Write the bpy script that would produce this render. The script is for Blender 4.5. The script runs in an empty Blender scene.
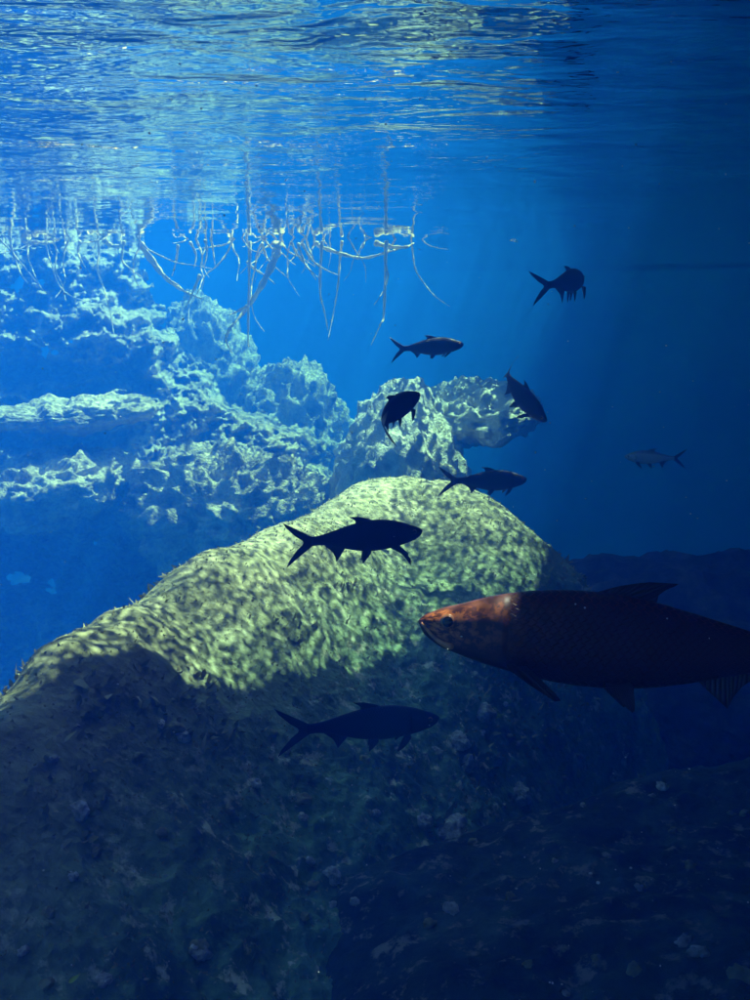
import bpy, bmesh, math, random
import numpy as np
from mathutils import Vector, Matrix, Euler

random.seed(7); RNG = np.random.default_rng(7)
S = bpy.context.scene
COL = S.collection
R = math.radians

# ------------------------------------------------------------------ camera
CAM_Z = -1.05                       # 1.05 m below the water surface (z = 0)
F = 960.0                           # focal length in pixels of a 750x1000 frame
PITCH = math.atan(200 / F)          # looking slightly down
cd = bpy.data.cameras.new('camera'); cam = bpy.data.objects.new('camera', cd); COL.objects.link(cam)
cam.location = (0, 0, CAM_Z); cam.rotation_euler = (R(90) - PITCH, 0, 0)
cd.sensor_fit = 'VERTICAL'; cd.angle = 2 * math.atan(500 / F); cd.clip_start = 0.05; cd.clip_end = 500
S.camera = cam

def at(px, py, D):
    """the place seen at a pixel of the photograph, D metres ahead"""
    x = (px - 375) / F; u = (500 - py) / F
    fy = math.cos(PITCH) + u * math.sin(PITCH); fz = -math.sin(PITCH) + u * math.cos(PITCH)
    k = D / fy
    return Vector((x * k, D, CAM_Z + fz * k))

# ------------------------------------------------------------------ sun
SUN_EL, SUN_AZ = R(60), R(42)       # azimuth clockwise from +Y (ahead of the camera)
TO_SUN = Vector((math.sin(SUN_AZ) * math.cos(SUN_EL), math.cos(SUN_AZ) * math.cos(SUN_EL), math.sin(SUN_EL)))
sl = bpy.data.lights.new('sun', 'SUN'); sl.energy = 5.0; sl.angle = R(0.5); sl.color = (1.0, 0.95, 0.84)
so = bpy.data.objects.new('sun', sl); COL.objects.link(so)
so.rotation_euler = (-TO_SUN).to_track_quat('-Z', 'Y').to_euler()
w = bpy.data.worlds.new('World'); S.world = w; w.use_nodes = True
nt = w.node_tree; bgn = nt.nodes['Background']
sky = nt.nodes.new('ShaderNodeTexSky'); sky.sky_type = 'NISHITA'; sky.sun_disc = False
sky.sun_elevation = SUN_EL; sky.sun_rotation = SUN_AZ
nt.links.new(sky.outputs[0], bgn.inputs[0]); bgn.inputs[1].default_value = 0.12

S.view_settings.view_transform = 'Standard'; S.view_settings.look = 'None'
S.view_settings.gamma = 1; S.view_settings.exposure = 2.4; S.view_settings.use_curve_mapping = False
cy = S.cycles
cy.use_denoising = True
try: cy.denoiser = 'OPENIMAGEDENOISE'
except Exception: pass
cy.max_bounces = 6; cy.diffuse_bounces = 2; cy.glossy_bounces = 3; cy.volume_bounces = 2
cy.transparent_max_bounces = 12; cy.caustics_reflective = False; cy.caustics_refractive = False
cy.sample_clamp_indirect = 3.0; cy.use_adaptive_sampling = True; cy.adaptive_threshold = 0.01

# ------------------------------------------------------------------ helpers
def setp(o, label=None, cat=None, group=None, kind=None):
    if label: o['label'] = label
    if cat: o['category'] = cat
    if group: o['group'] = group
    if kind: o['kind'] = kind
    return o

def mesh_obj(name, verts, faces, mat, parent=None, smooth=True):
    me = bpy.data.meshes.new(name)
    me.from_pydata([tuple(v) for v in verts] if not isinstance(verts, np.ndarray) else verts.tolist(), [], faces if isinstance(faces, list) else faces.tolist())
    if smooth: me.polygons.foreach_set('use_smooth', [True] * len(me.polygons))
    for m in (mat if isinstance(mat, (list, tuple)) else [mat]): me.materials.append(m)
    o = bpy.data.objects.new(name, me); COL.objects.link(o)
    if parent is not None: o.parent = parent
    return o

def empty(name, loc=(0, 0, 0)):
    o = bpy.data.objects.new(name, None); COL.objects.link(o); o.location = loc; o.empty_display_size = .2
    return o

# numpy gradient noise -------------------------------------------------
def _h(ix, iy, iz, seed):
    n = (ix.astype(np.int64) * 374761393 + iy.astype(np.int64) * 668265263 + iz.astype(np.int64) * 2147483647 + seed * 974711) & 0xffffffff
    n = ((n ^ (n >> 13)) * 1274126177) & 0xffffffff
    n = ((n ^ (n >> 16)) * 2246822519) & 0xffffffff
    return (n ^ (n >> 15)) & 0xffffffff
def noise(p, seed=0):
    i = np.floor(p).astype(np.int64); f = p - i
    u = f * f * f * (f * (f * 6 - 15) + 10)
    out = np.zeros(len(p))
    for dx in (0, 1):
        for dy in (0, 1):
            for dz in (0, 1):
                h = _h(i[:, 0] + dx, i[:, 1] + dy, i[:, 2] + dz, seed)
                gx = (h & 1023) / 511.5 - 1; gy = ((h >> 10) & 1023) / 511.5 - 1; gz = ((h >> 20) & 1023) / 511.5 - 1
                d = gx * (f[:, 0] - dx) + gy * (f[:, 1] - dy) + gz * (f[:, 2] - dz)
                w_ = (u[:, 0] if dx else 1 - u[:, 0]) * (u[:, 1] if dy else 1 - u[:, 1]) * (u[:, 2] if dz else 1 - u[:, 2])
                out += w_ * d
    return out
def fbm(p, octs=5, lac=2.1, gain=.5, seed=0, ridged=False):
    a, s, out = 1.0, 1.0, np.zeros(len(p))
    for k in range(octs):
        n = noise(p * s + 17.3 * k, seed + k)
        out += a * ((1 - 2 * np.abs(n)) - .6 if ridged else n)
        a *= gain; s *= lac
    return out

class TPS:
    def __init__(self, pts, smooth=1e-3):
        P = np.array([[p[0], p[1]] for p in pts], float); z = np.array([p[2] for p in pts], float)
        n = len(P); d = np.linalg.norm(P[:, None] - P[None], axis=2)
        K = self.U(d) + smooth * np.eye(n); A = np.zeros((n + 3, n + 3))
        A[:n, :n] = K; A[:n, n] = 1; A[:n, n + 1:] = P; A[n, :n] = 1; A[n + 1:, :n] = P.T
        self.c = np.linalg.solve(A, np.concatenate([z, np.zeros(3)])); self.P = P
    @staticmethod
    def U(d):
        with np.errstate(divide='ignore', invalid='ignore'): r = d * d * np.log(d)
        return np.nan_to_num(r)
    def __call__(self, x, y):
        out = np.zeros(len(x)); n = len(self.P)
        for a in range(0, len(x), 20000):
            q = np.stack([x[a:a + 20000], y[a:a + 20000]], 1)
            d = np.linalg.norm(q[:, None] - self.P[None], axis=2)
            out[a:a + 20000] = self.U(d) @ self.c[:n] + self.c[n] + q @ self.c[n + 1:]
        return out

def grid_faces(nx, ny):
    i, j = np.meshgrid(np.arange(nx - 1), np.arange(ny - 1), indexing='ij')
    a = (i * ny + j).ravel()
    return np.stack([a, a + ny, a + ny + 1, a + 1], 1)
def grid_xy(x0, x1, y0, y1, nx, ny):
    X, Y = np.meshgrid(np.linspace(x0, x1, nx), np.linspace(y0, y1, ny), indexing='ij')
    return X.ravel(), Y.ravel()

# ------------------------------------------------------------------ materials
def nodes_of(name):
    m = bpy.data.materials.new(name); m.use_nodes = True
    t = m.node_tree; b = t.nodes['Principled BSDF']
    return m, t, b
def N(t, kind, **kw):
    n = t.nodes.new(kind)
    for k, v in kw.items():
        if k in n.inputs: n.inputs[k].default_value = v
        else: setattr(n, k, v)
    return n
def ramp(t, fac, stops, interp='LINEAR'):
    r = t.nodes.new('ShaderNodeValToRGB'); e = r.color_ramp.elements; r.color_ramp.interpolation = interp
    while len(e) < len(stops): e.new(0.5)
    for k, (p, c) in enumerate(stops):
        e[k].position = p; e[k].color = (c[0], c[1], c[2], 1) if hasattr(c, '__len__') else (c, c, c, 1)
    t.links.new(fac, r.inputs[0]); return r.outputs[0]
def mixc(t, a, b, fac, mode='MIX'):
    m = t.nodes.new('ShaderNodeMix'); m.data_type = 'RGBA'; m.blend_type = mode
    for s, v in ((m.inputs[0], fac), (m.inputs[6], a), (m.inputs[7], b)):
        if hasattr(v, 'is_output'): t.links.new(v, s)
        else: s.default_value = v if not hasattr(v, '__len__') else (v[0], v[1], v[2], 1)
    return m.outputs[2]
def math_(t, op, a, b=None, c=None):
    m = t.nodes.new('ShaderNodeMath'); m.operation = op
    for s, v in zip(m.inputs, (a, b, c)):
        if v is None: continue
        if hasattr(v, 'is_output'): t.links.new(v, s)
        else: s.default_value = v
    return m.outputs[0]

def rock_mat(name, dark, mid, pale, scale=1.0, bump=.5, contrast=.12, low=.35, patch=None, pcol=(.90, .88, .62), teal=1):
    m, t, b = nodes_of(name)
    tc = N(t, 'ShaderNodeTexCoord')
    n1 = N(t, 'ShaderNodeTexNoise', Scale=1.3 * scale, Detail=9.0, Roughness=.68); t.links.new(tc.outputs['Object'], n1.inputs['Vector'])
    n2 = N(t, 'ShaderNodeTexNoise', Scale=9.0 * scale, Detail=6.0, Roughness=.7); t.links.new(tc.outputs['Object'], n2.inputs['Vector'])
    v = N(t, 'ShaderNodeTexVoronoi', Scale=14.0 * scale); t.links.new(tc.outputs['Object'], v.inputs['Vector'])
    c1 = ramp(t, n1.outputs[0], [(.5 - contrast, dark), (.5, mid), (.5 + contrast, pale)])
    c2 = ramp(t, n2.outputs[0], [(.36, low), (.62, 1.0)])
    cm = mixc(t, c1, c2, .75, 'MULTIPLY')
    if patch and teal:                            # growth in pale flecks and dark tufts, plus painted teal shade, on deeper flank
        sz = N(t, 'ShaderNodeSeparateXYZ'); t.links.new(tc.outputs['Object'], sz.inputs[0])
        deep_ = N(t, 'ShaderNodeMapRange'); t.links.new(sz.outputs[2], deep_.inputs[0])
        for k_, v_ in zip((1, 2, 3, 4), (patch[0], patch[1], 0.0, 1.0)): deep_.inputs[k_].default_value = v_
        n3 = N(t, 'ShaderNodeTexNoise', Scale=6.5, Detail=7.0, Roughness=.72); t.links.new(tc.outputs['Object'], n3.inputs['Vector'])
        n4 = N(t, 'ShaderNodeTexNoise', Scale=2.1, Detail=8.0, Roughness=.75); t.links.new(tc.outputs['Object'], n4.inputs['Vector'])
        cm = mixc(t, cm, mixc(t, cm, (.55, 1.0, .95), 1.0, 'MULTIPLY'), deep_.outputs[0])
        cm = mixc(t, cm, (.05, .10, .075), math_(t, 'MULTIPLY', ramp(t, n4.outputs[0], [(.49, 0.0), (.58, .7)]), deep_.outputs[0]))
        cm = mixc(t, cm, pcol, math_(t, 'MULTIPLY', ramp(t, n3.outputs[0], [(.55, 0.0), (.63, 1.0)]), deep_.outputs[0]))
    t.links.new(cm, b.inputs['Base Color'])
    b.inputs['Roughness'].default_value = .9; b.inputs['Specular IOR Level'].default_value = .15
    h = math_(t, 'ADD', math_(t, 'MULTIPLY', n2.outputs[0], 1.0), math_(t, 'MULTIPLY', v.outputs[0], .5))
    bp = N(t, 'ShaderNodeBump', Strength=bump, Distance=.06); t.links.new(h, bp.inputs['Height']); t.links.new(bp.outputs[0], b.inputs['Normal'])
    return m

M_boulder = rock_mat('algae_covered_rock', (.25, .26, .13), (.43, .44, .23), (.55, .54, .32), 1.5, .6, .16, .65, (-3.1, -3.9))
M_reef = rock_mat('pale_reef_rock', (.20, .19, .10), (.72, .62, .34), (.92, .80, .44), 1.8, .9, .12)
M_pale_reef = rock_mat('paler_reef_rock', (.40, .40, .28), (.78, .74, .54), (.92, .88, .68), 1.8, .7, .14, .6)
M_sand = rock_mat('sandy_rock', (.30, .28, .14), (.62, .56, .30), (.80, .72, .42), 1.5, .6)
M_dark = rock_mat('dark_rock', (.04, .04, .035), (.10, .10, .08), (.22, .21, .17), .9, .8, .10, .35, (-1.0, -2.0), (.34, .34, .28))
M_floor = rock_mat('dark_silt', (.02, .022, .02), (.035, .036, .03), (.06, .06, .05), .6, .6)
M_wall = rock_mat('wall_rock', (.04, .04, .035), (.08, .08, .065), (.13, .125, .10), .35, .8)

def plain(name, col, rough=.6, spec=.3, var=.3, scale=20):
    m, t, b = nodes_of(name)
    tc = N(t, 'ShaderNodeTexCoord'); n = N(t, 'ShaderNodeTexNoise', Scale=float(scale), Detail=4.0)
    t.links.new(tc.outputs['Object'], n.inputs['Vector'])
    t.links.new(ramp(t, n.outputs[0], [(.3, [c * (1 - var) for c in col]), (.7, [min(1, c * (1 + var)) for c in col])]), b.inputs['Base Color'])
    b.inputs['Roughness'].default_value = rough; b.inputs['Specular IOR Level'].default_value = spec
    return m

# ------------------------------------------------------------------ water: body and surface
wm = bpy.data.materials.new('clear_blue_water'); wm.use_nodes = True
t = wm.node_tree; t.nodes.remove(t.nodes['Principled BSDF'])
pv = N(t, 'ShaderNodeVolumePrincipled'); t.links.new(pv.outputs[0], t.nodes['Material Output'].inputs['Volume'])
DENS = .13
scat = (.0008, .0132, .066)            # scattering per metre
absb = (.084, .028, .006)            # absorption per metre
colr = [s / DENS for s in scat]
ab = [max(0, 1 - a / (DENS * (1 - c))) ** 2 for a, c in zip(absb, colr)]
pv.inputs['Color'].default_value = (*colr, 1); pv.inputs['Absorption Color'].default_value = (*ab, 1)
pv.inputs['Density'].default_value = DENS; pv.inputs['Anisotropy'].default_value = .25
def box(x0, x1, y0, y1, z0, z1):
    v = [(x, y, z) for x in (x0, x1) for y in (y0, y1) for z in (z0, z1)]
    f = [(0, 1, 3, 2), (4, 6, 7, 5), (0, 4, 5, 1), (2, 3, 7, 6), (0, 2, 6, 4), (1, 5, 7, 3)]
    return v, f
v, f = box(-34, 34, -14, 42, -22, -.03)
hz = setp(mesh_obj('haze', v, f, wm, smooth=False), kind='stuff')

wsm = bpy.data.materials.new('rippled_water_surface'); wsm.use_nodes = True
t = wsm.node_tree; t.nodes.remove(t.nodes['Principled BSDF'])
geo = N(t, 'ShaderNodeNewGeometry'); pos = geo.outputs['Position']
mp = N(t, 'ShaderNodeMapping'); mp.inputs['Rotation'].default_value = (0, 0, R(12)); mp.inputs['Scale'].default_value = (.62, 1.0, 1.0)
t.links.new(pos, mp.inputs['Vector'])
r1 = N(t, 'ShaderNodeTexNoise', Scale=1.8, Detail=3.0, Roughness=.5, Distortion=.6); t.links.new(mp.outputs[0], r1.inputs['Vector'])
r0 = N(t, 'ShaderNodeTexNoise', Scale=.6, Detail=1.0); t.links.new(mp.outputs[0], r0.inputs['Vector'])
r2 = N(t, 'ShaderNodeTexNoise', Scale=9.0, Detail=2.0, Roughness=.5, Distortion=.3); t.links.new(mp.outputs[0], r2.inputs['Vector'])
hh = math_(t, 'ADD', math_(t, 'MULTIPLY', math_(t, 'ADD', r1.outputs[0], math_(t, 'MULTIPLY', r0.outputs[0], 1.6)), 1.0), math_(t, 'MULTIPLY', r2.outputs[0], .13))
sp = N(t, 'ShaderNodeSeparateXYZ'); t.links.new(pos, sp.inputs[0])
calm = N(t, 'ShaderNodeMapRange'); t.links.new(sp.outputs[1], calm.inputs[0])
for k_, v_ in zip((1, 2, 3, 4), (2.8, 12.0, 1.0, .08)): calm.inputs[k_].default_value = v_
bp = N(t, 'ShaderNodeBump', Strength=1.0, Distance=.06); t.links.new(math_(t, 'MULTIPLY', hh, calm.outputs[0]), bp.inputs['Height'])
fr = N(t, 'ShaderNodeFresnel', IOR=1.333); t.links.new(bp.outputs[0], fr.inputs['Normal'])
gl = N(t, 'ShaderNodeBsdfGlossy', Roughness=.0); gl.inputs['Color'].default_value = (1, 1, 1, 1); t.links.new(bp.outputs[0], gl.inputs['Normal'])
# caustic net painted into the transparency colour, dimming sunlight between bright lines
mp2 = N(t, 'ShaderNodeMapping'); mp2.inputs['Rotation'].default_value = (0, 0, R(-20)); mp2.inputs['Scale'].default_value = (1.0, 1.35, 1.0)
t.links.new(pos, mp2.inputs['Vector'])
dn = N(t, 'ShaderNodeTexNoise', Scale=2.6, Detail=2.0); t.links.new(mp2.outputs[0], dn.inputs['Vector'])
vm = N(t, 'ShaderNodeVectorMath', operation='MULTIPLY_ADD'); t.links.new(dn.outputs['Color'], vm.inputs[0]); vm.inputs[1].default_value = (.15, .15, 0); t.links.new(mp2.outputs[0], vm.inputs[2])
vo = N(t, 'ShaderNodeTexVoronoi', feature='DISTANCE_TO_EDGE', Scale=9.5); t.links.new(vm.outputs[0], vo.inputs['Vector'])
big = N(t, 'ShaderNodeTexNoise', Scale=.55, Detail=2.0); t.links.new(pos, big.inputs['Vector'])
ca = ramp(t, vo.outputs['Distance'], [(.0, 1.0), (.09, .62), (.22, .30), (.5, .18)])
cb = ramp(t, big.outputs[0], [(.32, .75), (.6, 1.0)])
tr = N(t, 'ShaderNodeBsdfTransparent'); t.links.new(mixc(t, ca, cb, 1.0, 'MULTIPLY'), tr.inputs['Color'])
mx = N(t, 'ShaderNodeMixShader'); t.links.new(fr.outputs[0], mx.inputs[0]); t.links.new(tr.outputs[0], mx.inputs[1]); t.links.new(gl.outputs[0], mx.inputs[2])
t.links.new(mx.outputs[0], t.nodes['Material Output'].inputs['Surface'])
X, Y = grid_xy(-36, 36, -16, 44, 400, 340)
p3 = np.stack([X, Y, np.zeros(len(X))], 1)
Z = .012 * noise(p3 * [.5, .8, 1], 3) + .006 * noise(p3 * [1.1, 1.9, 1], 4)
setp(mesh_obj('water_surface', np.stack([X, Y, Z], 1), grid_faces(400, 340), wsm), kind='structure')

# ------------------------------------------------------------------ terrain
X, Y = grid_xy(-33, 33, -13, 41, 260, 220)
p3 = np.stack([X, Y, np.zeros(len(X))], 1)
Z = -8.6 + 1.6 * fbm(p3 * .16, 5, seed=11) - 2.2 * np.clip(-X / 6, 0, 1.5) - 5.0 * np.clip((Y - 18) / 8, 0, 1)
setp(mesh_obj('ground', np.stack([X, Y, Z], 1), grid_faces(260, 220), M_floor), kind='structure')

# sinkhole wall all round, from the bottom to a little above the water
nA, nZ = 420, 60
ang = np.linspace(0, 2 * math.pi, nA, endpoint=False); zz = np.linspace(-18, 1.6, nZ)
A, ZZ = np.meshgrid(ang, zz, indexing='ij'); A = A.ravel(); ZZ = ZZ.ravel()
cx, cyy = np.cos(A), np.sin(A)
rad = 23 + np.clip(-(ZZ) / 12, 0, 1) * -3.5
p3 = np.stack([cx * 6, cyy * 6, ZZ * .45], 1)
rad = rad + 1.6 * fbm(p3 * .5 * np.array([1, 1, .5]), 4, seed=21) + .7 * fbm(p3 * 1.1, 4, seed=25, ridged=True) * np.clip(.1 - ZZ / 3, 0, 1)
V = np.stack([cx * rad * 1.15, 14 + cyy * rad, ZZ + .2 * fbm(p3 * 2, 3, seed=29)], 1)
F_ = []
for i in range(nA):
    for j in range(nZ - 1):
        a = i * nZ + j; b_ = ((i + 1) % nA) * nZ + j; F_.append((a, b_, b_ + 1, a + 1))
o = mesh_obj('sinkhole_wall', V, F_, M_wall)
setp(o, 'far rock wall of the sinkhole, fading into blue water', 'rock wall')

# ------------------------------------------------------------------ the great boulder
crest = [(0, 722, 4.3, -.9, .3), (60, 642, 5.0, -.9, .4), (130, 602, 5.8, -.8, .6), (200, 556, 6.7, -.8, .6), (285, 520, 7.8, -.7, .7),
         (330, 494, 8.8, -.6, .8), (370, 482, 9.6, -.2, 1), (420, 484, 9.8, .1, 1), (480, 494, 9.6, .3, 1), (520, 520, 9.2, .8, .6), (548, 550, 8.8, 1, .2)]
pts = []
for px, py, D, ox, oy in crest:
    p = at(px, py, D); pts.append(tuple(p))
    l = math.hypot(ox, oy); ox, oy = ox / l, oy / l
    pts.append((p.x + ox * .5, p.y + oy * .5, p.z - .5)); pts.append((p.x + ox * 1.2, p.y + oy * 1.2, p.z - 2.2)); pts.append((p.x + ox * 2.2, p.y + oy * 2.2, p.z - 5))
for a in [(0, 800, 3.9), (0, 950, 3.25), (100, 720, 4.75), (100, 850, 4.1), (100, 1000, 3.3), (200, 640, 5.9), (200, 750, 5.0), (200, 880, 4.2), (200, 1000, 3.6),
          (300, 580, 7.1), (300, 660, 6.3), (300, 760, 5.5), (400, 540, 8.5), (400, 600, 7.7), (400, 680, 6.9), (480, 560, 8.4), (500, 620, 7.8), (470, 690, 7.1), (300, 860, 4.8), (300, 960, 4.1),
          (370, 800, 5.5), (420, 760, 6.2), (400, 860, 5.2), (540, 610, 8.2), (520, 700, 7.4), (-120, 900, 3.3), (-120, 1100, 2.7)]:
    pts.append(tuple(at(*a)))
pts += [(2.4, 7.4, -6.2), (1.6, 5.2, -6.0), (-3.4, 2.0, -5.2), (-2.2, 1.5, -4.2), (-.8, 2.0, -4.3), (.3, 3.0, -4.8), (2.9, 9.2, -6.5), (3.2, 11, -7.5), (3.2, 12.4, -8), (1.4, 12.4, -8), (-2.5, 12.4, -9), (-4.3, 8, -8)]
nx, ny = 460, 560
X, Y = grid_xy(-4.3, 3.2, 1.4, 12.4, nx, ny)
tps = TPS(pts, .01)
Z = np.clip(tps(X, Y), -8, -2.3)
p3 = np.stack([X, Y, Z], 1)
low_ = np.clip((-3.2 - Z) / .9, 0, 1); BUMPY = .12 * fbm(p3 * .8, 3, seed=31) + (.012 + .05 * low_) * fbm(p3 * 3.2, 4, seed=35, ridged=True) + (.014 + .03 * low_) * fbm(p3 * 10, 3, seed=37)
V = np.stack([X + .05 * noise(p3 * 4, 41), Y + .05 * noise(p3 * 4, 42), Z + BUMPY], 1)
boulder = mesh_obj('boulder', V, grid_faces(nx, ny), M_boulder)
pick = np.where((V[:, 2] > -4.6) & (V[:, 1] < 10.6))[0]
pick = RNG.choice(pick, 14000); vs, fs = [], []
gz = np.array(Z).reshape(nx, ny); gxn = -np.gradient(gz, axis=0) / ((3.2 + 4.3) / nx); gyn = -np.gradient(gz, axis=1) / (11.0 / ny)
for i_ in pick:
    q = V[i_]; ln = RNG.uniform(.012, .03); slope = np.hypot(gxn.ravel()[i_], gyn.ravel()[i_])
    if slope > 1.0 and q[1] > 3.5: ln *= RNG.uniform(1.0, 3.0)
    n_ = np.array([gxn.ravel()[i_], gyn.ravel()[i_], 1.0]); n_ /= np.linalg.norm(n_); n_ = n_ + RNG.normal(0, .45, 3); n_ /= np.linalg.norm(n_)
    sd = np.cross(n_, RNG.normal(0, 1, 3)); sd /= np.linalg.norm(sd); wd = ln * RNG.uniform(.16, .34); cv = RNG.normal(0, .25, 3) * ln
    k0 = len(vs); a0 = q - n_ * .01
    vs += [a0 - sd * wd * .5, a0 + sd * wd * .5, a0 + n_ * ln * .55 + sd * wd, a0 + n_ * ln * .55 - sd * wd, a0 + n_ * ln + cv]
    fs += [(k0, k0 + 1, k0 + 2, k0 + 3), (k0 + 3, k0 + 2, k0 + 4)]
setp(mesh_obj('algae', np.array(vs), fs, plain('pale_green_algae', (.40, .38, .19), .8, .1, .25, 3), boulder), kind='stuff')
setp(boulder, 'huge algae covered boulder, sunlit on top and shaded below', 'boulder')

# ------------------------------------------------------------------ dark ledge, lower right
lp = []
for px, py, D in [(330, 885, 4.9), (420, 852, 5.2), (520, 818, 5.5), (620, 788, 5.8), (750, 757, 6.2), (860, 735, 6.6)]:
    p = at(px, py, D); lp += [tuple(p), (p.x - .1, p.y + .35, p.z - .5), (p.x - .2, p.y + .9, p.z - 2.0), (p.x - .3, p.y + 1.8, p.z - 3.5)]
lp += [tuple(at(*a)) for a in [(380, 930, 4.3), (500, 880, 4.6), (500, 960, 3.8), (650, 850, 4.8), (700, 920, 3.9), (780, 1000, 3.2), (800, 830, 5), (420, 1000, 3.6), (560, 1000, 3.4)]]
lp += [(-.9, 3.6, -5.2), (-.4, 2.2, -4.6), (1.5, 1.6, -3.6), (3.4, 2.0, -3.2), (4.2, 5, -3.4)]
X, Y = grid_xy(-1.2, 4.6, 1.4, 8.6, 300, 340)
Z = np.clip(TPS(lp, .01)(X, Y), -9, -2.2); p3 = np.stack([X, Y, Z], 1)
V = np.stack([X, Y, Z + .10 * fbm(p3 * 1.1, 4, seed=51) + .05 * fbm(p3 * 3, 4, seed=55, ridged=True)], 1)
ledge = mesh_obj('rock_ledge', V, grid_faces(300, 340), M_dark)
setp(ledge, 'dark rock ledge rising to the right below the biggest fish', 'rock ledge')

# ------------------------------------------------------------------ rocks farther off
def rock(name, c, r, seed, mat, amp=.25, freq=1.2, sub=6, rot=0, flat=0.0, tilt=0.0):
    bm = bmesh.new(); bmesh.ops.create_icosphere(bm, subdivisions=sub, radius=1)
    P = np.array([v.co for v in bm.verts]); Fc = [tuple(v.index for v in f.verts) for f in bm.faces]; bm.free()
    q = P * np.array(r)
    d = amp * fbm(q * freq + seed, 6, 2.1, .58, seed) + amp * .55 * fbm(q * freq * 1.7 + seed, 4, seed=seed + 9, ridged=True)
    q = q + P * d[:, None]
    if flat: q[:, 2] += flat * np.round(q[:, 2] / .28) * .28 - flat * q[:, 2]
    o = mesh_obj(name, q, Fc, mat); o.location = c; o.rotation_euler = (0, tilt, rot)
    return o

# steep reef wall at the left: ledges with sunlit tops, dark recesses between
PX, PY = grid_xy(-170, 470, 232, 700, 600, 440)
def ss(a, b, x): u = np.clip((x - a) / (b - a), 0, 1); return u * u * (3 - 2 * u)
q3 = np.stack([PX / 50, PY / 50, 0 * PX], 1)
right = np.interp(PY, [232, 300, 370, 400, 440, 520, 600], [70, 120, 170, 200, 300, 335, 345]) + 55 * fbm(q3 * .9, 4, seed=81)
Dp = 18.4 + (PY - 420) * -.015
Dp = Dp - 1.3 * fbm(q3 * .55 * np.array([1, 1.6, 1]), 3, seed=82) - 1.05 * fbm(q3 * 1.3 * np.array([1, 1.7, 1]), 4, seed=84, ridged=True) - .34 * fbm(q3 * 3.4 * np.array([1, 1.3, 1]), 4, seed=86, ridged=True) - .3 * fbm(q3 * 2.6 * np.array([1, 1.5, 1]), 4, seed=85) - .26 * fbm(q3 * 8.5 * np.array([1, 1.2, 1]), 3, seed=87)
def lobe(cx_, cy_, rx_, ry_, amt): return amt * np.exp(-((PX - cx_) / rx_) ** 2 - ((PY - cy_ - 9 * noise(q3 * 1.5, 88)) / ry_) ** 2)
Dp -= lobe(90, 345, 60, 32, 1.3) + lobe(40, 488, 90, 26, 1.3) + lobe(215, 480, 95, 55, 1.6) + lobe(290, 430, 45, 60, .6)
Dp += lobe(90, 445, 45, 18, 1.6) + lobe(40, 372, 70, 13, 1.3) + lobe(60, 570, 120, 45, 2.4)
Dp += 2.6 * ss(-12, 34, PX - right) + 1.5 * ss(530, 610, PY + 40 * noise(q3, 89))
cut = (PX - right > 30 + 22 * fbm(q3 * 2.5, 3, seed=91)) | (fbm(q3 * 1.5, 3, seed=93) + .25 * fbm(q3 * 6, 2, seed=94) > .52)
xk = (PX - 375) / F; uk = (500 - PY) / F; fyk = math.cos(PITCH) + uk * math.sin(PITCH); kk_ = Dp / fyk
V = np.stack([xk * kk_, Dp, CAM_Z + (-math.sin(PITCH) + uk * math.cos(PITCH)) * kk_], 1)
V[:, 2] += .10 * fbm(V * 2.2, 4, seed=90); V[:, 2] = np.minimum(V[:, 2], -.02 + .0 * V[:, 2])
gfr = grid_faces(600, 440); gfr = gfr[~cut[gfr].any(1)]
setp(mesh_obj('reef_wall', V, gfr, M_reef), 'steep blotchy reef wall with sunlit ledges at the left', 'rock wall')
G_REEF = 'sunlit rocks of the far reef'
setp(rock('reef_rock', at(402, 552, 15.6), (1.2, 3.2, 2.8), 3, M_pale_reef, .22, 2.2), 'pale rounded rock standing behind the top of the great boulder', 'rock', G_REEF)
setp(rock('reef_rock', at(412, 500, 13.6), (.8, .6, .5), 6, M_reef, .2, 1.8), 'low pale rock half hidden behind the great boulder top', 'rock', G_REEF)
setp(rock('reef_rock', at(462, 412, 16.8), (1.15, 2.2, .42), 5, M_pale_reef, .26, 1.7, rot=.2, tilt=-.22), 'low pale rock shelf reaching right behind the downward swimming fish', 'rock', G_REEF)
setp(rock('reef_rock', at(225, 508, 15.0), (1.55, 1.5, .9), 8, M_reef, .36, 2.0), 'broad blotchy mound of pale rock left of the great boulder top', 'rock', G_REEF)
setp(rock('reef_rock', at(48, 490, 14.6), (1.25, 1.3, .5), 11, M_reef, .26, 2.0, tilt=-.2), 'low mottled rock under the long sandy ledge', 'rock', G_REEF)
setp(rock('reef_rock', at(290, 475, 22.5), (1.5, 2.4, 2.6), 41, M_reef, .36, 1.6), 'tall hazy rock behind the blotchy mound, below the bowed roots', 'rock', G_REEF)
setp(rock('reef_rock', at(205, 405, 24), (1.3, 2.2, 2.6), 43, M_reef, .36, 1.6), 'dimmest hazy rock rising toward the surface behind the steep reef wall', 'rock', G_REEF)
setp(rock('sandy_ledge', at(66, 415, 15.2), (1.45, .9, .19), 21, M_sand, .2, 1.5, rot=.1, tilt=-.07), 'long yellow sandy ledge lit by the sun at the left', 'rock ledge')
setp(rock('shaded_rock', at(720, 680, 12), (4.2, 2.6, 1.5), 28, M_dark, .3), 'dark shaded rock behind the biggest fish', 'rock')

from mathutils.bvhtree import BVHTree
tops = [BVHTree.FromPolygons([v.co for v in o_.data.vertices], [tuple(p.vertices) for p in o_.data.polygons]) for o_ in (boulder, ledge)]
def ground_at(px, py):
    o_ = Vector((0, 0, CAM_Z)); d_ = (at(px, py, 5) - o_).normalized()
    hits = [h for h in (t_.ray_cast(o_, d_) for t_ in tops) if h[0] is not None]
    return min(hits, key=lambda h: h[3])[0] if hits else at(px, py, 5)
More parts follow.
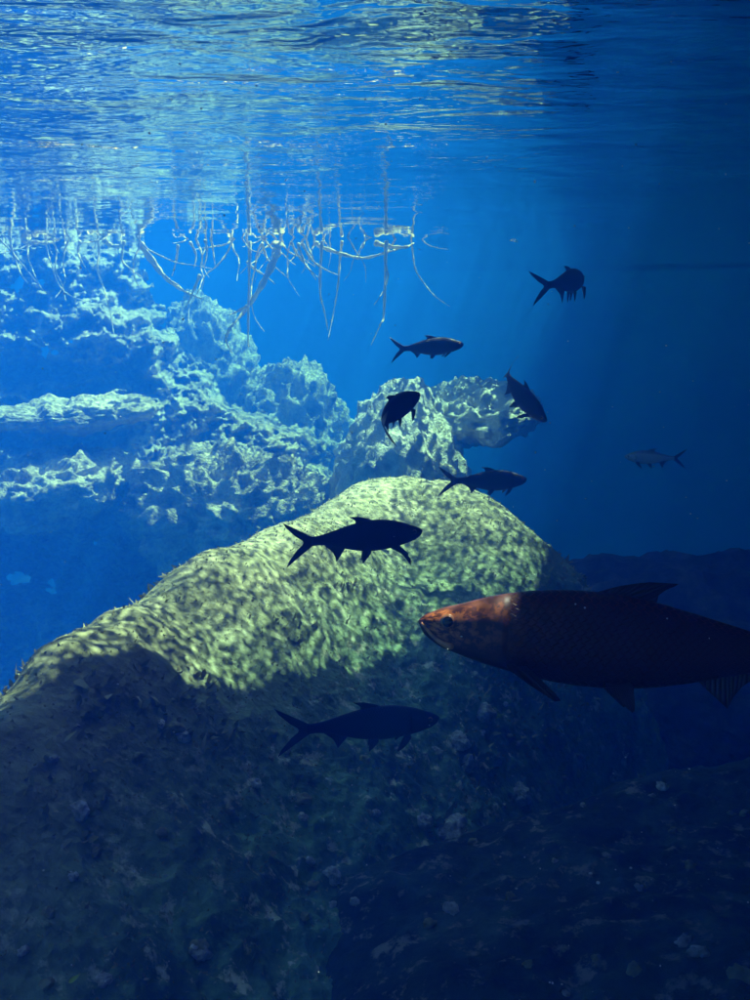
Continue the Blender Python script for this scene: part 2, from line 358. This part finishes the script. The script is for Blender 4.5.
# pale stones lying on the shaded boulder and ledge
M_pale_stone = rock_mat('pale_stone', (.60, .60, .50), (.82, .82, .74), (.92, .92, .86), 4.0, .6)
for px, py, D, r, lab in [
    (521, 796, 5.55, (.075, .06, .07), 'brightest small pale stone, alone on the crest of the dark ledge'),
    (448, 831, 5.15, (.15, .09, .045), 'long pale stone slanting on the dark ledge at the foot of the boulder'),
    (424, 822, 5.25, (.06, .05, .04), 'small pale stone just left of the long slanting stone'),
    (333, 877, 4.85, (.05, .045, .05), 'pale stone in the cleft where boulder and dark ledge meet'),
    (460, 742, 6.6, (.09, .06, .06), 'pale stone below the biggest fish, upper of the ragged cluster'),
    (468, 764, 6.5, (.05, .05, .07), 'pale upright stone in the middle of the ragged cluster'),
    (436, 752, 6.55, (.05, .04, .03), 'small pale stone at the left of the ragged cluster'),
    (486, 713, 6.9, (.08, .06, .06), 'pale stone right under the throat of the biggest fish')]:
    setp(rock('pale_stone', ground_at(px, py), r, px, M_pale_stone, min(r) * .7, .6 / min(r), sub=4, rot=px * .1, tilt=-.3 if r[0] > .1 else 0), lab, 'stone', 'pale stones in the shade')

rp = random.Random(12); protos = []
for k in range(64):
    while True:
        px, py = rp.uniform(-10, 760), rp.uniform(700, 1010)
        if not (300 < px < 440 and py < 760) and py > 700 + .12 * max(0, 260 - px): break
    sc = rp.choice([.6, .8, 1, 1, 1.5]); p_ = ground_at(px, py)
    if k < 4: pb = rock('pebble', p_, (.034, .026, .02), 100 + k, M_pale_stone if k < 2 else M_boulder, .018, 26, sub=3); protos.append(pb)
    else: pb = protos[k % 4].copy(); COL.objects.link(pb); pb.location = p_
    pb.scale = (sc, sc, sc); pb.rotation_euler = (rp.uniform(-.5, .5), rp.uniform(-.5, .5), rp.uniform(0, 6))
    setp(pb, 'small pale pebble lying on the shaded rock at the bottom', 'pebble', 'pebbles on the shaded rock')

# ------------------------------------------------------------------ overhanging roof of rock (unseen above the water, outline shaped to throw the shade)
Z0 = 1.2
def up(p):                           # where the sunbeam that reaches p crosses the roof's height
    k = (Z0 - p[2]) / TO_SUN.z
    return (p[0] + TO_SUN.x * k, p[1] + TO_SUN.y * k)
edge_px = [(-60, 640, 4.3), (20, 655, 4.8), (70, 640, 5.1), (150, 640, 5.6), (190, 675, 5.6), (250, 660, 6.0), (320, 640, 6.6), (400, 622, 7.4), (470, 600, 7.9), (530, 572, 8.5)]
edge = [up(at(*a)) for a in edge_px]
bx, by = edge[-1]
edge = [(-40, edge[0][1] - 1.0), (edge[0][0] - 4, edge[0][1] - .8)] + edge + [(bx + .3, by + 1.1), (bx + .6, by + 4.4), (bx + 1.5, by + 11), (bx + 3.4, by + 20)]
ex = np.array([e[0] for e in edge]); ey = np.array([e[1] for e in edge])
order = np.argsort(ex); ex, ey = ex[order], ey[order]
x0, x1, y0, y1, st = -4.6, 20.0, -6.5, 33.0, .058
nx, ny = int((x1 - x0) / st) + 1, int((y1 - y0) / st) + 1
X, Y = grid_xy(x0, x1, y0, y1, nx, ny)
p3 = np.stack([X, Y, 0 * X], 1)
lim = np.interp(X, ex, ey) - .1 + .22 * fbm(p3 * 1.3, 4, seed=61) + .10 * fbm(p3 * 5, 3, seed=62)
lim = lim - .1; keep = (Y < lim) & (Y > np.interp(X, [.8, 1.8], [.7, -6.9]) + .5 * fbm(p3 * .9, 3, seed=66))
hx, hy = up(at(447, 638, 2.4)); keep &= ~((np.hypot(X - hx, Y - hy) < .135 + .08 * noise(p3 * 9, 73)))  # hole added to let a sunbeam onto the biggest fish's head
kk = keep.reshape(nx, ny); cell = kk[:-1, :-1] & kk[1:, :-1] & kk[:-1, 1:] & kk[1:, 1:]
zb = Z0 + .0 * X
B = np.stack([X, Y, zb], 1); T = B + np.array(TO_SUN) * (.5 + .3 * np.abs(fbm(p3 * .6, 4, seed=77)))[:, None]
gf = grid_faces(nx, ny)[cell.ravel()]
n0 = len(B)
faces = [tuple(q[::-1]) for q in gf] + [tuple(q + n0) for q in gf]
cnt = {}
for q in gf.tolist():
    for a, b_ in zip(q, q[1:] + q[:1]): cnt[(a, b_)] = 1
for a, b_ in list(cnt):
    if (b_, a) not in cnt: faces.append((a, b_, b_ + n0, a + n0))
faces = [tuple(int(i) for i in q) for q in faces]
o = mesh_obj('shade_overhang', np.concatenate([B, T]), faces, M_wall, smooth=False)
bm = bmesh.new(); bm.from_mesh(o.data)
bmesh.ops.delete(bm, geom=[v for v in bm.verts if not v.link_faces], context='VERTS'); bm.to_mesh(o.data); bm.free()
vs, fs = [], []                      # leaves added past its rim to soften the shade edge, fewer outwards
for k in range(40000):
    xx = RNG.uniform(-3.5, 9.0); d = (1 - math.sqrt(RNG.random())) * 2.5
    yy = np.interp(xx, ex, ey) - .62 + d + .25 * math.sin(xx * 2.3) * math.sin(xx * 5.1); cc = np.array([xx, yy, Z0]) + np.array(TO_SUN) * RNG.uniform(-.2, .5)
    u_ = RNG.normal(0, 1, 3); u_ /= np.linalg.norm(u_); v_ = np.cross(u_, RNG.normal(0, 1, 3)); v_ /= np.linalg.norm(v_); a_ = RNG.uniform(.02, .045)
    k0 = len(vs); vs += [cc - u_ * a_, cc + v_ * a_ * .5, cc + u_ * a_, cc - v_ * a_ * .5]; fs.append((k0, k0 + 1, k0 + 2, k0 + 3))
for k in range(8000):                # looser foliage added along its far right side to fade the shade
    u = RNG.random(); i_ = RNG.integers(len(edge) - 4, len(edge) - 1); p0, p1 = np.array(edge[i_]), np.array(edge[i_ + 1]); q = p0 + (p1 - p0) * u
    nrm = np.array([-(p1 - p0)[1], (p1 - p0)[0]]); nrm /= np.linalg.norm(nrm); q = q + nrm * (RNG.random() ** 2.0 * 4.6 - .3) * (1 + .6 * math.sin(u * 9 + i_))
    cc = np.array([q[0], q[1], Z0]) + np.array(TO_SUN) * RNG.uniform(0, .8); u_ = RNG.normal(0, 1, 3); u_ /= np.linalg.norm(u_); v_ = np.cross(u_, RNG.normal(0, 1, 3)); v_ /= np.linalg.norm(v_); a_ = RNG.uniform(.08, .22)
    k0 = len(vs); vs += [cc - u_ * a_, cc + v_ * a_ * .5, cc + u_ * a_, cc - v_ * a_ * .5]; fs.append((k0, k0 + 1, k0 + 2, k0 + 3))
setp(mesh_obj('shade_leaves', np.array(vs), fs, plain('shade_leaf', (.05, .08, .03), .6, .3), o, smooth=False), kind='stuff')
setp(o, 'unseen rock roof above the water, shaped to throw the shade', 'rock overhang')

# ------------------------------------------------------------------ tarpons
PS = [0, .012, .03, .06, .1, .15, .21, .28, .38, .48, .58, .68, .78, .87, .94, 1.0]
PT = [.004, .017, .029, .045, .060, .082, .103, .121, .134, .134, .122, .100, .075, .053, .043, .044]
PB = [-.012, -.036, -.053, -.073, -.087, -.103, -.118, -.132, -.144, -.144, -.131, -.106, -.074, -.050, -.042, -.044]
PW = [.007, .016, .024, .034, .044, .053, .060, .063, .064, .061, .054, .043, .030, .019, .012, .008]
def fish_material(name, body_dark, body_side, belly, head, head_dark, edge, rough=.35, spec=.5):
    m, t, b = nodes_of(name)
    uv = N(t, 'ShaderNodeUVMap', uv_map='fish'); sx = N(t, 'ShaderNodeSeparateXYZ'); t.links.new(uv.outputs[0], sx.inputs[0])
    s, h = sx.outputs[0], sx.outputs[1]              # s along the fish, h 0 belly .. 1 back
    side = ramp(t, h, [(.05, belly), (.35, body_side), (.72, body_side), (.9, body_dark)])
    # overlapping scales in rows
    su = math_(t, 'MULTIPLY', s, 46.0); hv = math_(t, 'MULTIPLY', h, 15.0)
    row = math_(t, 'FLOOR', hv); off = math_(t, 'MULTIPLY', math_(t, 'MODULO', row, 2.0), .5)
    fu = math_(t, 'SUBTRACT', math_(t, 'FRACT', math_(t, 'ADD', su, off)), .5); fv = math_(t, 'SUBTRACT', math_(t, 'FRACT', hv), .5)
    arc = math_(t, 'ADD', math_(t, 'ABSOLUTE', math_(t, 'MULTIPLY', fv, 1.1)), fu)
    rim = ramp(t, arc, [(.30, 0.0), (.44, 1.0), (.6, .3)])
    onb = math_(t, 'MULTIPLY', ramp(t, s, [(.22, 0.0), (.26, 1.0), (.9, 1.0), (.97, 0.0)]), rim)
    tcn = N(t, 'ShaderNodeTexNoise', Scale=9.0, Detail=4.0); t.links.new(uv.outputs[0], tcn.inputs['Vector'])
    upm = math_(t, 'MULTIPLY', ramp(t, h, [(.80, 0.0), (.93, 1.0)]), ramp(t, tcn.outputs[0], [(.35, .1), (.6, 1.0)]))
    c = mixc(t, side, edge, math_(t, 'MULTIPLY', onb, math_(t, 'ADD', math_(t, 'MULTIPLY', upm, .8), .16)))
    # head
    mpn = N(t, 'ShaderNodeMapping'); mpn.inputs['Scale'].default_value = (34, 6, 1); t.links.new(uv.outputs[0], mpn.inputs['Vector'])
    hn = N(t, 'ShaderNodeTexNoise', Scale=1.0, Detail=6.0, Roughness=.7, Distortion=.15); t.links.new(mpn.outputs[0], hn.inputs['Vector'])
    hc = ramp(t, hn.outputs[0], [(.47, head_dark), (.57, head), (.70, [min(1, k * 1.6) for k in head])])
    hc = mixc(t, hc, head_dark, ramp(t, h, [(.12, 1.0), (.36, 0.0), (.84, 0.0), (.96, .9)]))
    hs = math_(t, 'ADD', s, math_(t, 'MULTIPLY', math_(t, 'SUBTRACT', hn.outputs[0], .5), .22))
    c = mixc(t, hc, c, ramp(t, hs, [(.07, 0.0), (.16, .6), (.26, .9), (.42, 1.0)]))
    gl_ = math_(t, 'SUBTRACT', s, math_(t, 'MULTIPLY', math_(t, 'POWER', math_(t, 'ABSOLUTE', math_(t, 'SUBTRACT', h, .42)), 2.0), -.35))
    c = mixc(t, c, head_dark, ramp(t, gl_, [(.205, 0.0), (.216, .6), (.222, .6), (.25, 0.0)]))
    t.links.new(c, b.inputs['Base Color'])
    b.inputs['Roughness'].default_value = rough; b.inputs['Specular IOR Level'].default_value = spec
    bp = N(t, 'ShaderNodeBump', Strength=.7, Distance=.006); t.links.new(onb, bp.inputs['Height']); t.links.new(bp.outputs[0], b.inputs['Normal'])
    return m
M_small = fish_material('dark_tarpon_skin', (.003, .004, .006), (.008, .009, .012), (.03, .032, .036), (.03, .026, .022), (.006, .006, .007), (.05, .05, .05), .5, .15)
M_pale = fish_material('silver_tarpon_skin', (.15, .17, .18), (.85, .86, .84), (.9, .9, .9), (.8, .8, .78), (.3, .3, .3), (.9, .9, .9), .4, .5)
M_big = fish_material('bronze_tarpon_skin', (.045, .012, .008), (.050, .017, .010), (.016, .009, .008), (.90, .27, .07), (.10, .028, .013), (.30, .05, .025), .42, .4)  # orange head has the warm light on it put into its colour
M_fin, t, b = nodes_of('dark_rayed_fin')
uv = N(t, 'ShaderNodeUVMap', uv_map='fish'); sx = N(t, 'ShaderNodeSeparateXYZ'); t.links.new(uv.outputs[0], sx.inputs[0])
ray = math_(t, 'ABSOLUTE', math_(t, 'SINE', math_(t, 'MULTIPLY', sx.outputs[0], 44.0)))
t.links.new(ramp(t, ray, [(.2, (.035, .03, .03)), (.7, (.012, .011, .012))]), b.inputs['Base Color'])
b.inputs['Roughness'].default_value = .45; bp = N(t, 'ShaderNodeBump', Strength=.6, Distance=.004); t.links.new(ray, bp.inputs['Height']); t.links.new(bp.outputs[0], b.inputs['Normal'])
M_jaw = plain('bronze_jaw', (.70, .30, .10), .3, .5, .4, 50)
M_iris = plain('bronze_iris', (.45, .20, .08), .15, .6, .4, 60)
M_pupil = plain('black_pupil', (.004, .004, .006), .06, .8)

def spline(s, tab): 
    s = np.asarray(s, float); x = np.array(PS); y = np.array(tab, float)
    m = np.gradient(y, x); k = np.clip(np.searchsorted(x, s) - 1, 0, len(x) - 2); h = x[k + 1] - x[k]; u = (s - x[k]) / h
    return (2*u**3 - 3*u**2 + 1) * y[k] + (u**3 - 2*u**2 + u) * h * m[k] + (-2*u**3 + 3*u**2) * y[k+1] + (u**3 - u**2) * h * m[k+1]

def make_fish(label, c, L, yaw, pitch=0, roll=0, bend=0.0, tail=0.0, skin=None, jaw=0, pect=0.0, deep=1.0, fs=1.0):
    """yaw: heading seen from above, 0 = towards the right of the picture, 90 = away from the camera; L snout to tail base.
    bend: turn (degrees) spread over the rear half of the body; tail: extra turn of the tail fin"""
    skin = skin or M_small
    # spine curve in rest pose: x = -s (head at +x), bent sideways
    ss = np.linspace(-.02, 1.4, 285); ds = ss[1] - ss[0]
    turn = R(bend) * np.clip((ss - .3) / .7, 0, 1.3) ** 1.3 + R(tail) * np.clip((ss - .85) / .35, 0, 1)
    px = np.concatenate([[0], np.cumsum(-np.cos(turn[:-1]) * ds)]); py = np.concatenate([[0], np.cumsum(-np.sin(turn[:-1]) * ds)])
    i0 = np.argmin(abs(ss - .45)); px -= px[i0]; py -= py[i0]
    def place(s, lat, z):
        s = np.asarray(s, float); k = np.interp(s, ss, turn)
        x = np.interp(s, ss, px); y = np.interp(s, ss, py)
        return np.stack([x + np.sin(k) * lat, y - np.cos(k) * lat, z + 0 * x], 1) * L if False else np.stack([x + np.sin(k) * lat, y - np.cos(k) * lat, np.asarray(z) + 0 * x], 1) * L
    V, Fc, UV, MI = [], [], [], []
    # body loft
    ns, nr = 90, 36
    sv = np.concatenate([np.linspace(0, .25, 34)[:-1], np.linspace(.25, 1.0, ns - 33)]); ns = len(sv)
    T_, B_, W_ = spline(sv, PT) * deep, spline(sv, PB) * deep, spline(sv, PW)
    gill = np.where(sv < .215, 1.0, 0) * np.clip((sv - .10) / .08, 0, 1) * .006
    W_ = W_ + gill
    th = np.linspace(0, 2 * math.pi, nr, endpoint=False)
    for k in range(ns):
        cz = (T_[k] + B_[k]) / 2; hz_ = (T_[k] - B_[k]) / 2
        cc, sn = np.cos(th), np.sin(th)
        lat = W_[k] * np.sign(cc) * np.abs(cc) ** .9
        # narrower back and keel
        z = cz + hz_ * sn
        V.append(place(np.full(nr, sv[k]), lat, z)); UV += [(sv[k], .5 + .5 * math.sin(a)) for a in th]
    V = list(np.concatenate(V))
    for k in range(ns - 1):
        for j in range(nr):
            a = k * nr + j; b2 = k * nr + (j + 1) % nr; Fc.append((a, b2, b2 + nr, a + nr)); MI.append(0)
    for k, s_ in ((0, -.004), (ns - 1, 1.004)):
        V.append(place([s_], 0, (T_[k] + B_[k]) / 2)[0]); UV.append((max(0, s_), .5)); ci = len(V) - 1
        for j in range(nr):
            a = k * nr + j; b2 = k * nr + (j + 1) % nr
            Fc.append((ci, b2, a) if k == 0 else (ci, a, b2)); MI.append(0)
    # fins: base curve to outer curve, thin and closed
    def fin(base, outer, latf, t0=.007, rows=7, cols=15):
        def res(pl):
            pl = np.array(pl, float); d = np.concatenate([[0], np.cumsum(np.linalg.norm(np.diff(pl, axis=0), axis=1))]); u = np.linspace(0, d[-1], cols)
            return np.stack([np.interp(u, d, pl[:, i]) for i in range(pl.shape[1])], 1)
        bc, oc = res(base) * np.array([1, deep]), res(outer) * np.array([1, deep]); oc = bc + (oc - bc) * (1 if base[0][1] > 0 else fs); st_ = len(V)
        for sgn in (1, -1):
            for r_ in range(rows):
                q = r_ / (rows - 1); p = bc * (1 - q) + oc * q
                th_ = t0 * (1 - q) * np.sin(np.linspace(.12, math.pi - .12, cols)) * .9 + .0012
                lat = latf(q) + sgn * th_ / 2
                V.extend(place(p[:, 0], lat, p[:, 1])); UV.extend([(j / (cols - 1), q) for j in range(cols)])
        n = rows * cols
        for side in (0, 1):
            for r_ in range(rows - 1):
                for j in range(cols - 1):
                    a = st_ + side * n + r_ * cols + j; q4 = (a, a + 1, a + cols + 1, a + cols)
                    Fc.append(q4 if side else q4[::-1]); MI.append(1)
        ring = [r_ * cols for r_ in range(rows)] + [(rows - 1) * cols + j for j in range(1, cols)] + [r_ * cols + cols - 1 for r_ in range(rows - 2, -1, -1)]
        for a, b2 in zip(ring, ring[1:]): Fc.append((st_ + a, st_ + b2, st_ + n + b2, st_ + n + a)); MI.append(1)
    zero = lambda q: 0 * q
    fin([(.975, .036), (1.0, .03), (1.0, -.03), (.975, -.036)], [(1.235, .205), (1.205, .15), (1.125, .06), (1.062, .012), (1.062, -.012), (1.125, -.06), (1.205, -.15), (1.235, -.205)], zero, .010, 9, 25)
    fin([(.43, .115), (.50, .115), (.565, .105)], [(.43, .130), (.49, .158), (.56, .178), (.645, .182), (.605, .158), (.585, .135), (.59, .112), (.575, .108)], zero, .008)
    fin([(.70, -.075), (.78, -.055), (.86, -.04)], [(.695, -.095), (.735, -.15), (.785, -.215), (.792, -.165), (.815, -.112), (.855, -.078), (.88, -.052)], zero, .007)
    for sg in (1, -1):
        fin([(.47, -.112), (.50, -.112), (.525, -.108)], [(.47, -.145), (.505, -.19), (.56, -.245), (.556, -.20), (.545, -.16), (.54, -.13)], (lambda sg: lambda q: sg * (.022 + .03 * q))(sg), .006, 6, 11)
        fin([(.225, -.098), (.25, -.102), (.275, -.10)], [(.23, -.115), (.275 - pect * .7, -.185 - pect * .2), (.355 - pect, -.245 - pect * .25), (.352 - pect, -.215 - pect * .2), (.325 - pect * .5, -.165), (.295, -.115)], (lambda sg: lambda q: sg * (.048 + .05 * q))(sg), .006, 6, 11)
    name = 'tarpon'
    root = empty(name, c); setp(root, label, 'fish', 'tarpons swimming over the boulder')
    root.rotation_euler = (Matrix.Rotation(R(yaw), 4, 'Z') @ Matrix.Rotation(-R(pitch), 4, 'Y') @ Matrix.Rotation(R(roll), 4, 'X')).to_euler()
    body = mesh_obj('body', np.array(V), Fc, [skin, M_fin], root)
    body.data.polygons.foreach_set('material_index', MI)
    ul = body.data.uv_layers.new(name='fish'); li = np.zeros(len(body.data.loops), int); body.data.loops.foreach_get('vertex_index', li)
    ul.data.foreach_set('uv', np.array(UV)[li].ravel())
    bm = bmesh.new(); bm.from_mesh(body.data); bmesh.ops.recalc_face_normals(bm, faces=bm.faces); bm.to_mesh(body.data); bm.free()
    # eyes
    se, ze = .072, .004
    we = float(spline([se], PW)[0])
    for sg in (1, -1):
        pc = place([se], sg * (we - .0035), ze)[0]
        def ball(rx, ry, rz, cen, mat, nm, par):
            bm = bmesh.new(); bmesh.ops.create_uvsphere(bm, u_segments=20, v_segments=12, radius=1)
            for v_ in bm.verts: v_.co = Vector((v_.co.x * rx, v_.co.y * ry, v_.co.z * rz)) * L + Vector(cen)
            me = bpy.data.meshes.new(nm); bm.to_mesh(me); bm.free(); me.polygons.foreach_set('use_smooth', [True] * len(me.polygons)); me.materials.append(mat)
            e = bpy.data.objects.new(nm, me); COL.objects.link(e); e.parent = par; return e
        eye = ball(.0195, .0085, .0195, pc, M_iris, 'eye', body if False else root)
        ball(.0138, .0056, .0138, pc + np.array([0, -sg * .0048 * L, 0]), M_pupil, 'pupil', eye)
    if jaw:
        for sg in (1, -1):
            path = []
            for u in np.linspace(0, 1, 14):
                s_ = .006 + .086 * u; z_ = -.006 - .052 * u - .012 * math.sin(math.pi * u)
                T1, B1, W1 = (float(spline([s_], q_)[0]) for q_ in (PT, PB, PW)); zz_ = min(.98, max(-.98, (z_ - (T1 + B1) / 2) / ((T1 - B1) / 2)))
                path.append(Vector(place([s_], sg * (W1 * (1 - zz_ * zz_) ** .45 + .0005), z_)[0]))
            Vj, Fj = [], []
            for k, q_ in enumerate(path):
                tg = (path[min(13, k + 1)] - path[max(0, k - 1)]).normalized(); up_ = Vector((0, 0, 1)); up_ = (up_ - tg * up_.dot(tg)).normalized(); ou = tg.cross(up_)
                rr = L * (.003 + .0062 * (k / 13) ** 1.5) * (1 if k < 13 else .5)
                for j in range(8): an = j * math.pi / 4; Vj.append(q_ + up_ * rr * math.cos(an) + ou * rr * .45 * math.sin(an))
            for k in range(13):
                for j in range(8): Fj.append((k * 8 + j, k * 8 + (j + 1) % 8, k * 8 + 8 + (j + 1) % 8, k * 8 + 8 + j))
            Fj += [tuple(range(8))[::-1], tuple(13 * 8 + j for j in range(8))]
            mesh_obj('jaw', np.array([tuple(q_) for q_ in Vj]), Fj, M_jaw, root)
    return root

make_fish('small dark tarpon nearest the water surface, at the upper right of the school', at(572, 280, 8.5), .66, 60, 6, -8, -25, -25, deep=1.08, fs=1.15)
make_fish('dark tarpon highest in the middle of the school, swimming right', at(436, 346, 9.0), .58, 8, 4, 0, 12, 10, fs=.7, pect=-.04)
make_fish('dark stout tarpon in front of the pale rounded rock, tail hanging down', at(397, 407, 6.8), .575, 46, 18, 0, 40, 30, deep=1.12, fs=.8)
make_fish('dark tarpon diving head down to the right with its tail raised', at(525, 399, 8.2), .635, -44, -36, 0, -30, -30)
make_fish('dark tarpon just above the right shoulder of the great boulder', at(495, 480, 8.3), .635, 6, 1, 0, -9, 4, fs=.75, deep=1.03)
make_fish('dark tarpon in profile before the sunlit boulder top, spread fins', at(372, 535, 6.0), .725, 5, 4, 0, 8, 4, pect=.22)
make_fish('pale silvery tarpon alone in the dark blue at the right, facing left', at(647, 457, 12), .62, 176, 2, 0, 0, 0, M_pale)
make_fish('biggest tarpon with bronze head and dark maroon body, facing left', at(598, 638, 2.45), 1.07, 174, 4, 17, 5, 0, M_big, jaw=1, pect=-.05, deep=.85, fs=.7)
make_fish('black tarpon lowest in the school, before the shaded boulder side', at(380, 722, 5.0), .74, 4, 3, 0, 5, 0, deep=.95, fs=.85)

# ------------------------------------------------------------------ roots trailing at the far waterline
M_root = plain('pale_root_bark', (.84, .66, .24), .8, .1, .12, 12)
def tube(name, pts, r0, r1, label, group, jitter=.0):
    P = [Vector(p) for p in pts]
    Q = []
    for k in range(len(P) - 1):
        a = P[max(0, k - 1)]; b = P[k]; c = P[k + 1]; d = P[min(len(P) - 1, k + 2)]
        for u in np.linspace(0, 1, 7)[:-1]:
            Q.append(.5 * ((2 * b) + (-a + c) * u + (2 * a - 5 * b + 4 * c - d) * u * u + (-a + 3 * b - 3 * c + d) * u ** 3))
    Q.append(P[-1]); n = len(Q); V, Fc, m = [], [], 7
    for k, q in enumerate(Q):
        tg = (Q[min(n - 1, k + 1)] - Q[max(0, k - 1)]).normalized(); a = tg.orthogonal().normalized() if k == 0 else (a - tg * a.dot(tg)).normalized(); b = tg.cross(a)
        r = r0 + (r1 - r0) * k / (n - 1); r *= 1 + .25 * math.sin(k * 1.7)
        for j in range(m):
            an = 2 * math.pi * j / m; V.append(q + (a * math.cos(an) + b * math.sin(an)) * r)
    for k in range(n - 1):
        for j in range(m): Fc.append((k * m + j, k * m + (j + 1) % m, (k + 1) * m + (j + 1) % m, (k + 1) * m + j))
    Fc += [tuple(range(m))[::-1], tuple((n - 1) * m + j for j in range(m))]
    o = mesh_obj(name, np.array([tuple(v) for v in V]), Fc, M_root)
    setp(o, label, 'root', group); return o
G_ROOT = 'pale roots trailing from the water surface'
def pxroot(pl, D, r, label, rt=.2):
    q = [at(px, py, D + (k * .13 if k % 2 else 0)) for k, (px, py) in enumerate(pl)]
    for p in q: p.z = min(p.z, .08)
    tube('root', q, r * 1.15, r * 1.15 * rt, label, G_ROOT)
pxroot([(278, 243), (275, 258), (262, 285), (247, 308), (230, 328)], 17, .075, 'thickest pale root, slanting down left to a forked tip')
pxroot([(230, 328), (226, 338), (228, 346), (233, 354)], 17, .03, 'thin hooked rootlet below the thickest slanting root')
pxroot([(248, 306), (238, 311), (229, 315)], 17, .03, 'short side rootlet left of the thickest slanting root')
pxroot([(140, 243), (152, 262), (168, 280), (186, 292), (202, 299)], 17, .05, 'long pale root curving down right from the surface, left of the thick root')
pxroot([(140, 243), (156, 264), (166, 277), (180, 286)], 16.9, .04, 'root running close along the long curving root')
pxroot([(200, 275), (193, 292), (186, 308)], 17, .03, 'short root crossing the tip of the long curving root')
pxroot([(316, 243), (322, 247), (345, 255), (365, 258), (388, 252), (404, 247), (413, 244)], 17.2, .035, 'root forming the long loop at the right end of the waterline')
pxroot([(375, 243), (392, 247), (406, 247), (414, 243)], 17.2, .045, 'bright bent root tip at the right end of the waterline')
pxroot([(24, 240), (32, 242), (44, 243), (56, 241), (60, 238)], 17.2, .05, 'flat bright root loop at the left of the waterline')
pxroot([(104, 240), (112, 246), (122, 245), (120, 239)], 17.2, .045, 'small bright root loop between the flat loop and the long root')
for k, (pl, lab) in enumerate([
    ([(298, 243), (304, 262), (312, 272), (320, 279)], 'root hanging right of the thick root, bent to the right'),
    ([(302, 243), (312, 260), (326, 270), (338, 275)], 'slender root bowed out to the right under the waterline'),
    ([(291, 242), (298, 255), (308, 268), (316, 280)], 'steep slender root just right of the thick root'),
    ([(262, 243), (266, 256), (272, 264), (288, 278)], 'slender root behind the top of the thick root'),
    ([(247, 262), (256, 270), (266, 276), (275, 284)], 'root crossing the thick root from upper left'),
    ([(211, 238), (213, 250), (215, 266)], 'straight upright rootlet in the cluster at the middle of the waterline, rightmost'),
    ([(205, 240), (207, 252), (204, 268)], 'upright rootlet second from the right in the middle cluster'),
    ([(190, 242), (196, 255), (194, 268)], 'crooked rootlet leftmost in the middle cluster'),
    ([(178, 245), (176, 262), (172, 276)], 'single rootlet between the long root and the middle cluster'),
    ([(122, 260), (132, 270), (143, 278)], 'short slanting root beneath the small bright loop'),
    ([(78, 252), (82, 262), (86, 268)], 'stubby root between the two bright loops'),
    ([(10, 244), (16, 262), (22, 276), (28, 283)], 'long thin root at the left edge of the picture'),
    ([(385, 262), (388, 275), (384, 290), (374, 305)], 'thin root hanging below the right end of the long loop'),
    ([(320, 290), (324, 310), (328, 330)], 'dim rootlet hanging low in the middle of the blue'),
    ([(384, 312), (380, 325), (371, 345)], 'dim forked rootlet above the pale rounded rock'),
    ([(248, 336), (250, 346)], 'tiny free hanging rootlet right of the hooked rootlet'),
    ([(340, 260), (338, 285), (334, 310), (328, 340)], 'long dim root dangling right of the slender bowed roots'),
]):
    if pl[0][1] > 250 and pl[0][0] != 247: pl = [(pl[0][0] + 2, 241)] + pl
    pxroot(pl, 16.8 + .12 * (k % 6), .024, lab)

rr_ = random.Random(5)
for k in range(46):
    x_ = rr_.choice([rr_.uniform(-15, 520), rr_.gauss(215, 45), rr_.gauss(320, 40), rr_.gauss(60, 50)]); y_ = 236; a_ = rr_.uniform(-.9, .9); n_ = rr_.randint(3, 6); pl = [(x_, y_)]
    st_ = rr_.choice([5, 8, 11, 17])
    for j in range(n_):
        a_ += rr_.uniform(-.5, .5); x_ += st_ * math.sin(a_); y_ += st_ * max(.15, math.cos(a_)); pl.append((x_, y_))
    pxroot(pl, 16.7 + rr_.uniform(0, 1.2), rr_.uniform(.010, .022), 'thin pale rootlet in the tangle hanging along the far waterline')
# ------------------------------------------------------------------ drifting leaf and specks
Lc = at(75, 978, 2.6)
vs, fs = [], []
nl = 12
for sgn in (1, -1):
    for k in range(nl + 1):
        u = k / nl; wd = .0075 * math.sin(math.pi * u ** .8)
        for q in (-1, 0, 1): vs.append((.046 * (u - .5), q * wd, .004 * abs(q) + .006 * math.sin(u * 3) + sgn * .0004))
n = 3 * (nl + 1)
for side in (0, 1):
    for k in range(nl):
        for q in (0, 1):
            a = side * n + k * 3 + q; fs.append((a, a + 3, a + 4, a + 1) if side else (a + 1, a + 4, a + 3, a))
for q in (0, 2):
    for k in range(nl): a = k * 3 + q; fs.append((a, a + 3, a + 3 + n, a + n))
lf = mesh_obj('leaf', vs, fs, plain('yellow_green_leaf', (.55, .62, .10), .5, .3)); lf.location = Lc; lf.rotation_euler = (R(60), R(-35), R(10))
setp(lf, 'small yellow green leaf drifting in front of the shaded rock', 'leaf')
bm = bmesh.new()
def speck(p, r):
    mtx = Matrix.Translation(p) @ Matrix.Diagonal((r * random.uniform(.6, 1.4), r, r * random.uniform(.5, 1.2), 1))
    bmesh.ops.create_icosphere(bm, subdivisions=1, radius=1, matrix=mtx)
for k in range(330):
    D = random.uniform(1.2, 6)
    speck(at(random.uniform(-60, 810), random.uniform(60, 1060), D), random.uniform(.0008, .0024) * (.5 + D * .28))
for px, py in [(583, 606), (576, 604), (600, 884), (590, 872), (552, 984), (548, 982), (560, 985), (500, 855), (540, 870), (525, 858), (515, 888), (630, 868), (690, 770)]:
    speck(at(px + random.uniform(-2, 2), py + random.uniform(-2, 2), 2.2), random.uniform(.0025, .0045))
me = bpy.data.meshes.new('suspended_specks'); bm.to_mesh(me); bm.free(); me.materials.append(plain('pale_speck', (.85, .88, .85), .5, .4))
o = bpy.data.objects.new('suspended_specks', me); COL.objects.link(o); setp(o, 'tiny pale specks floating in the water', 'specks', kind='stuff')
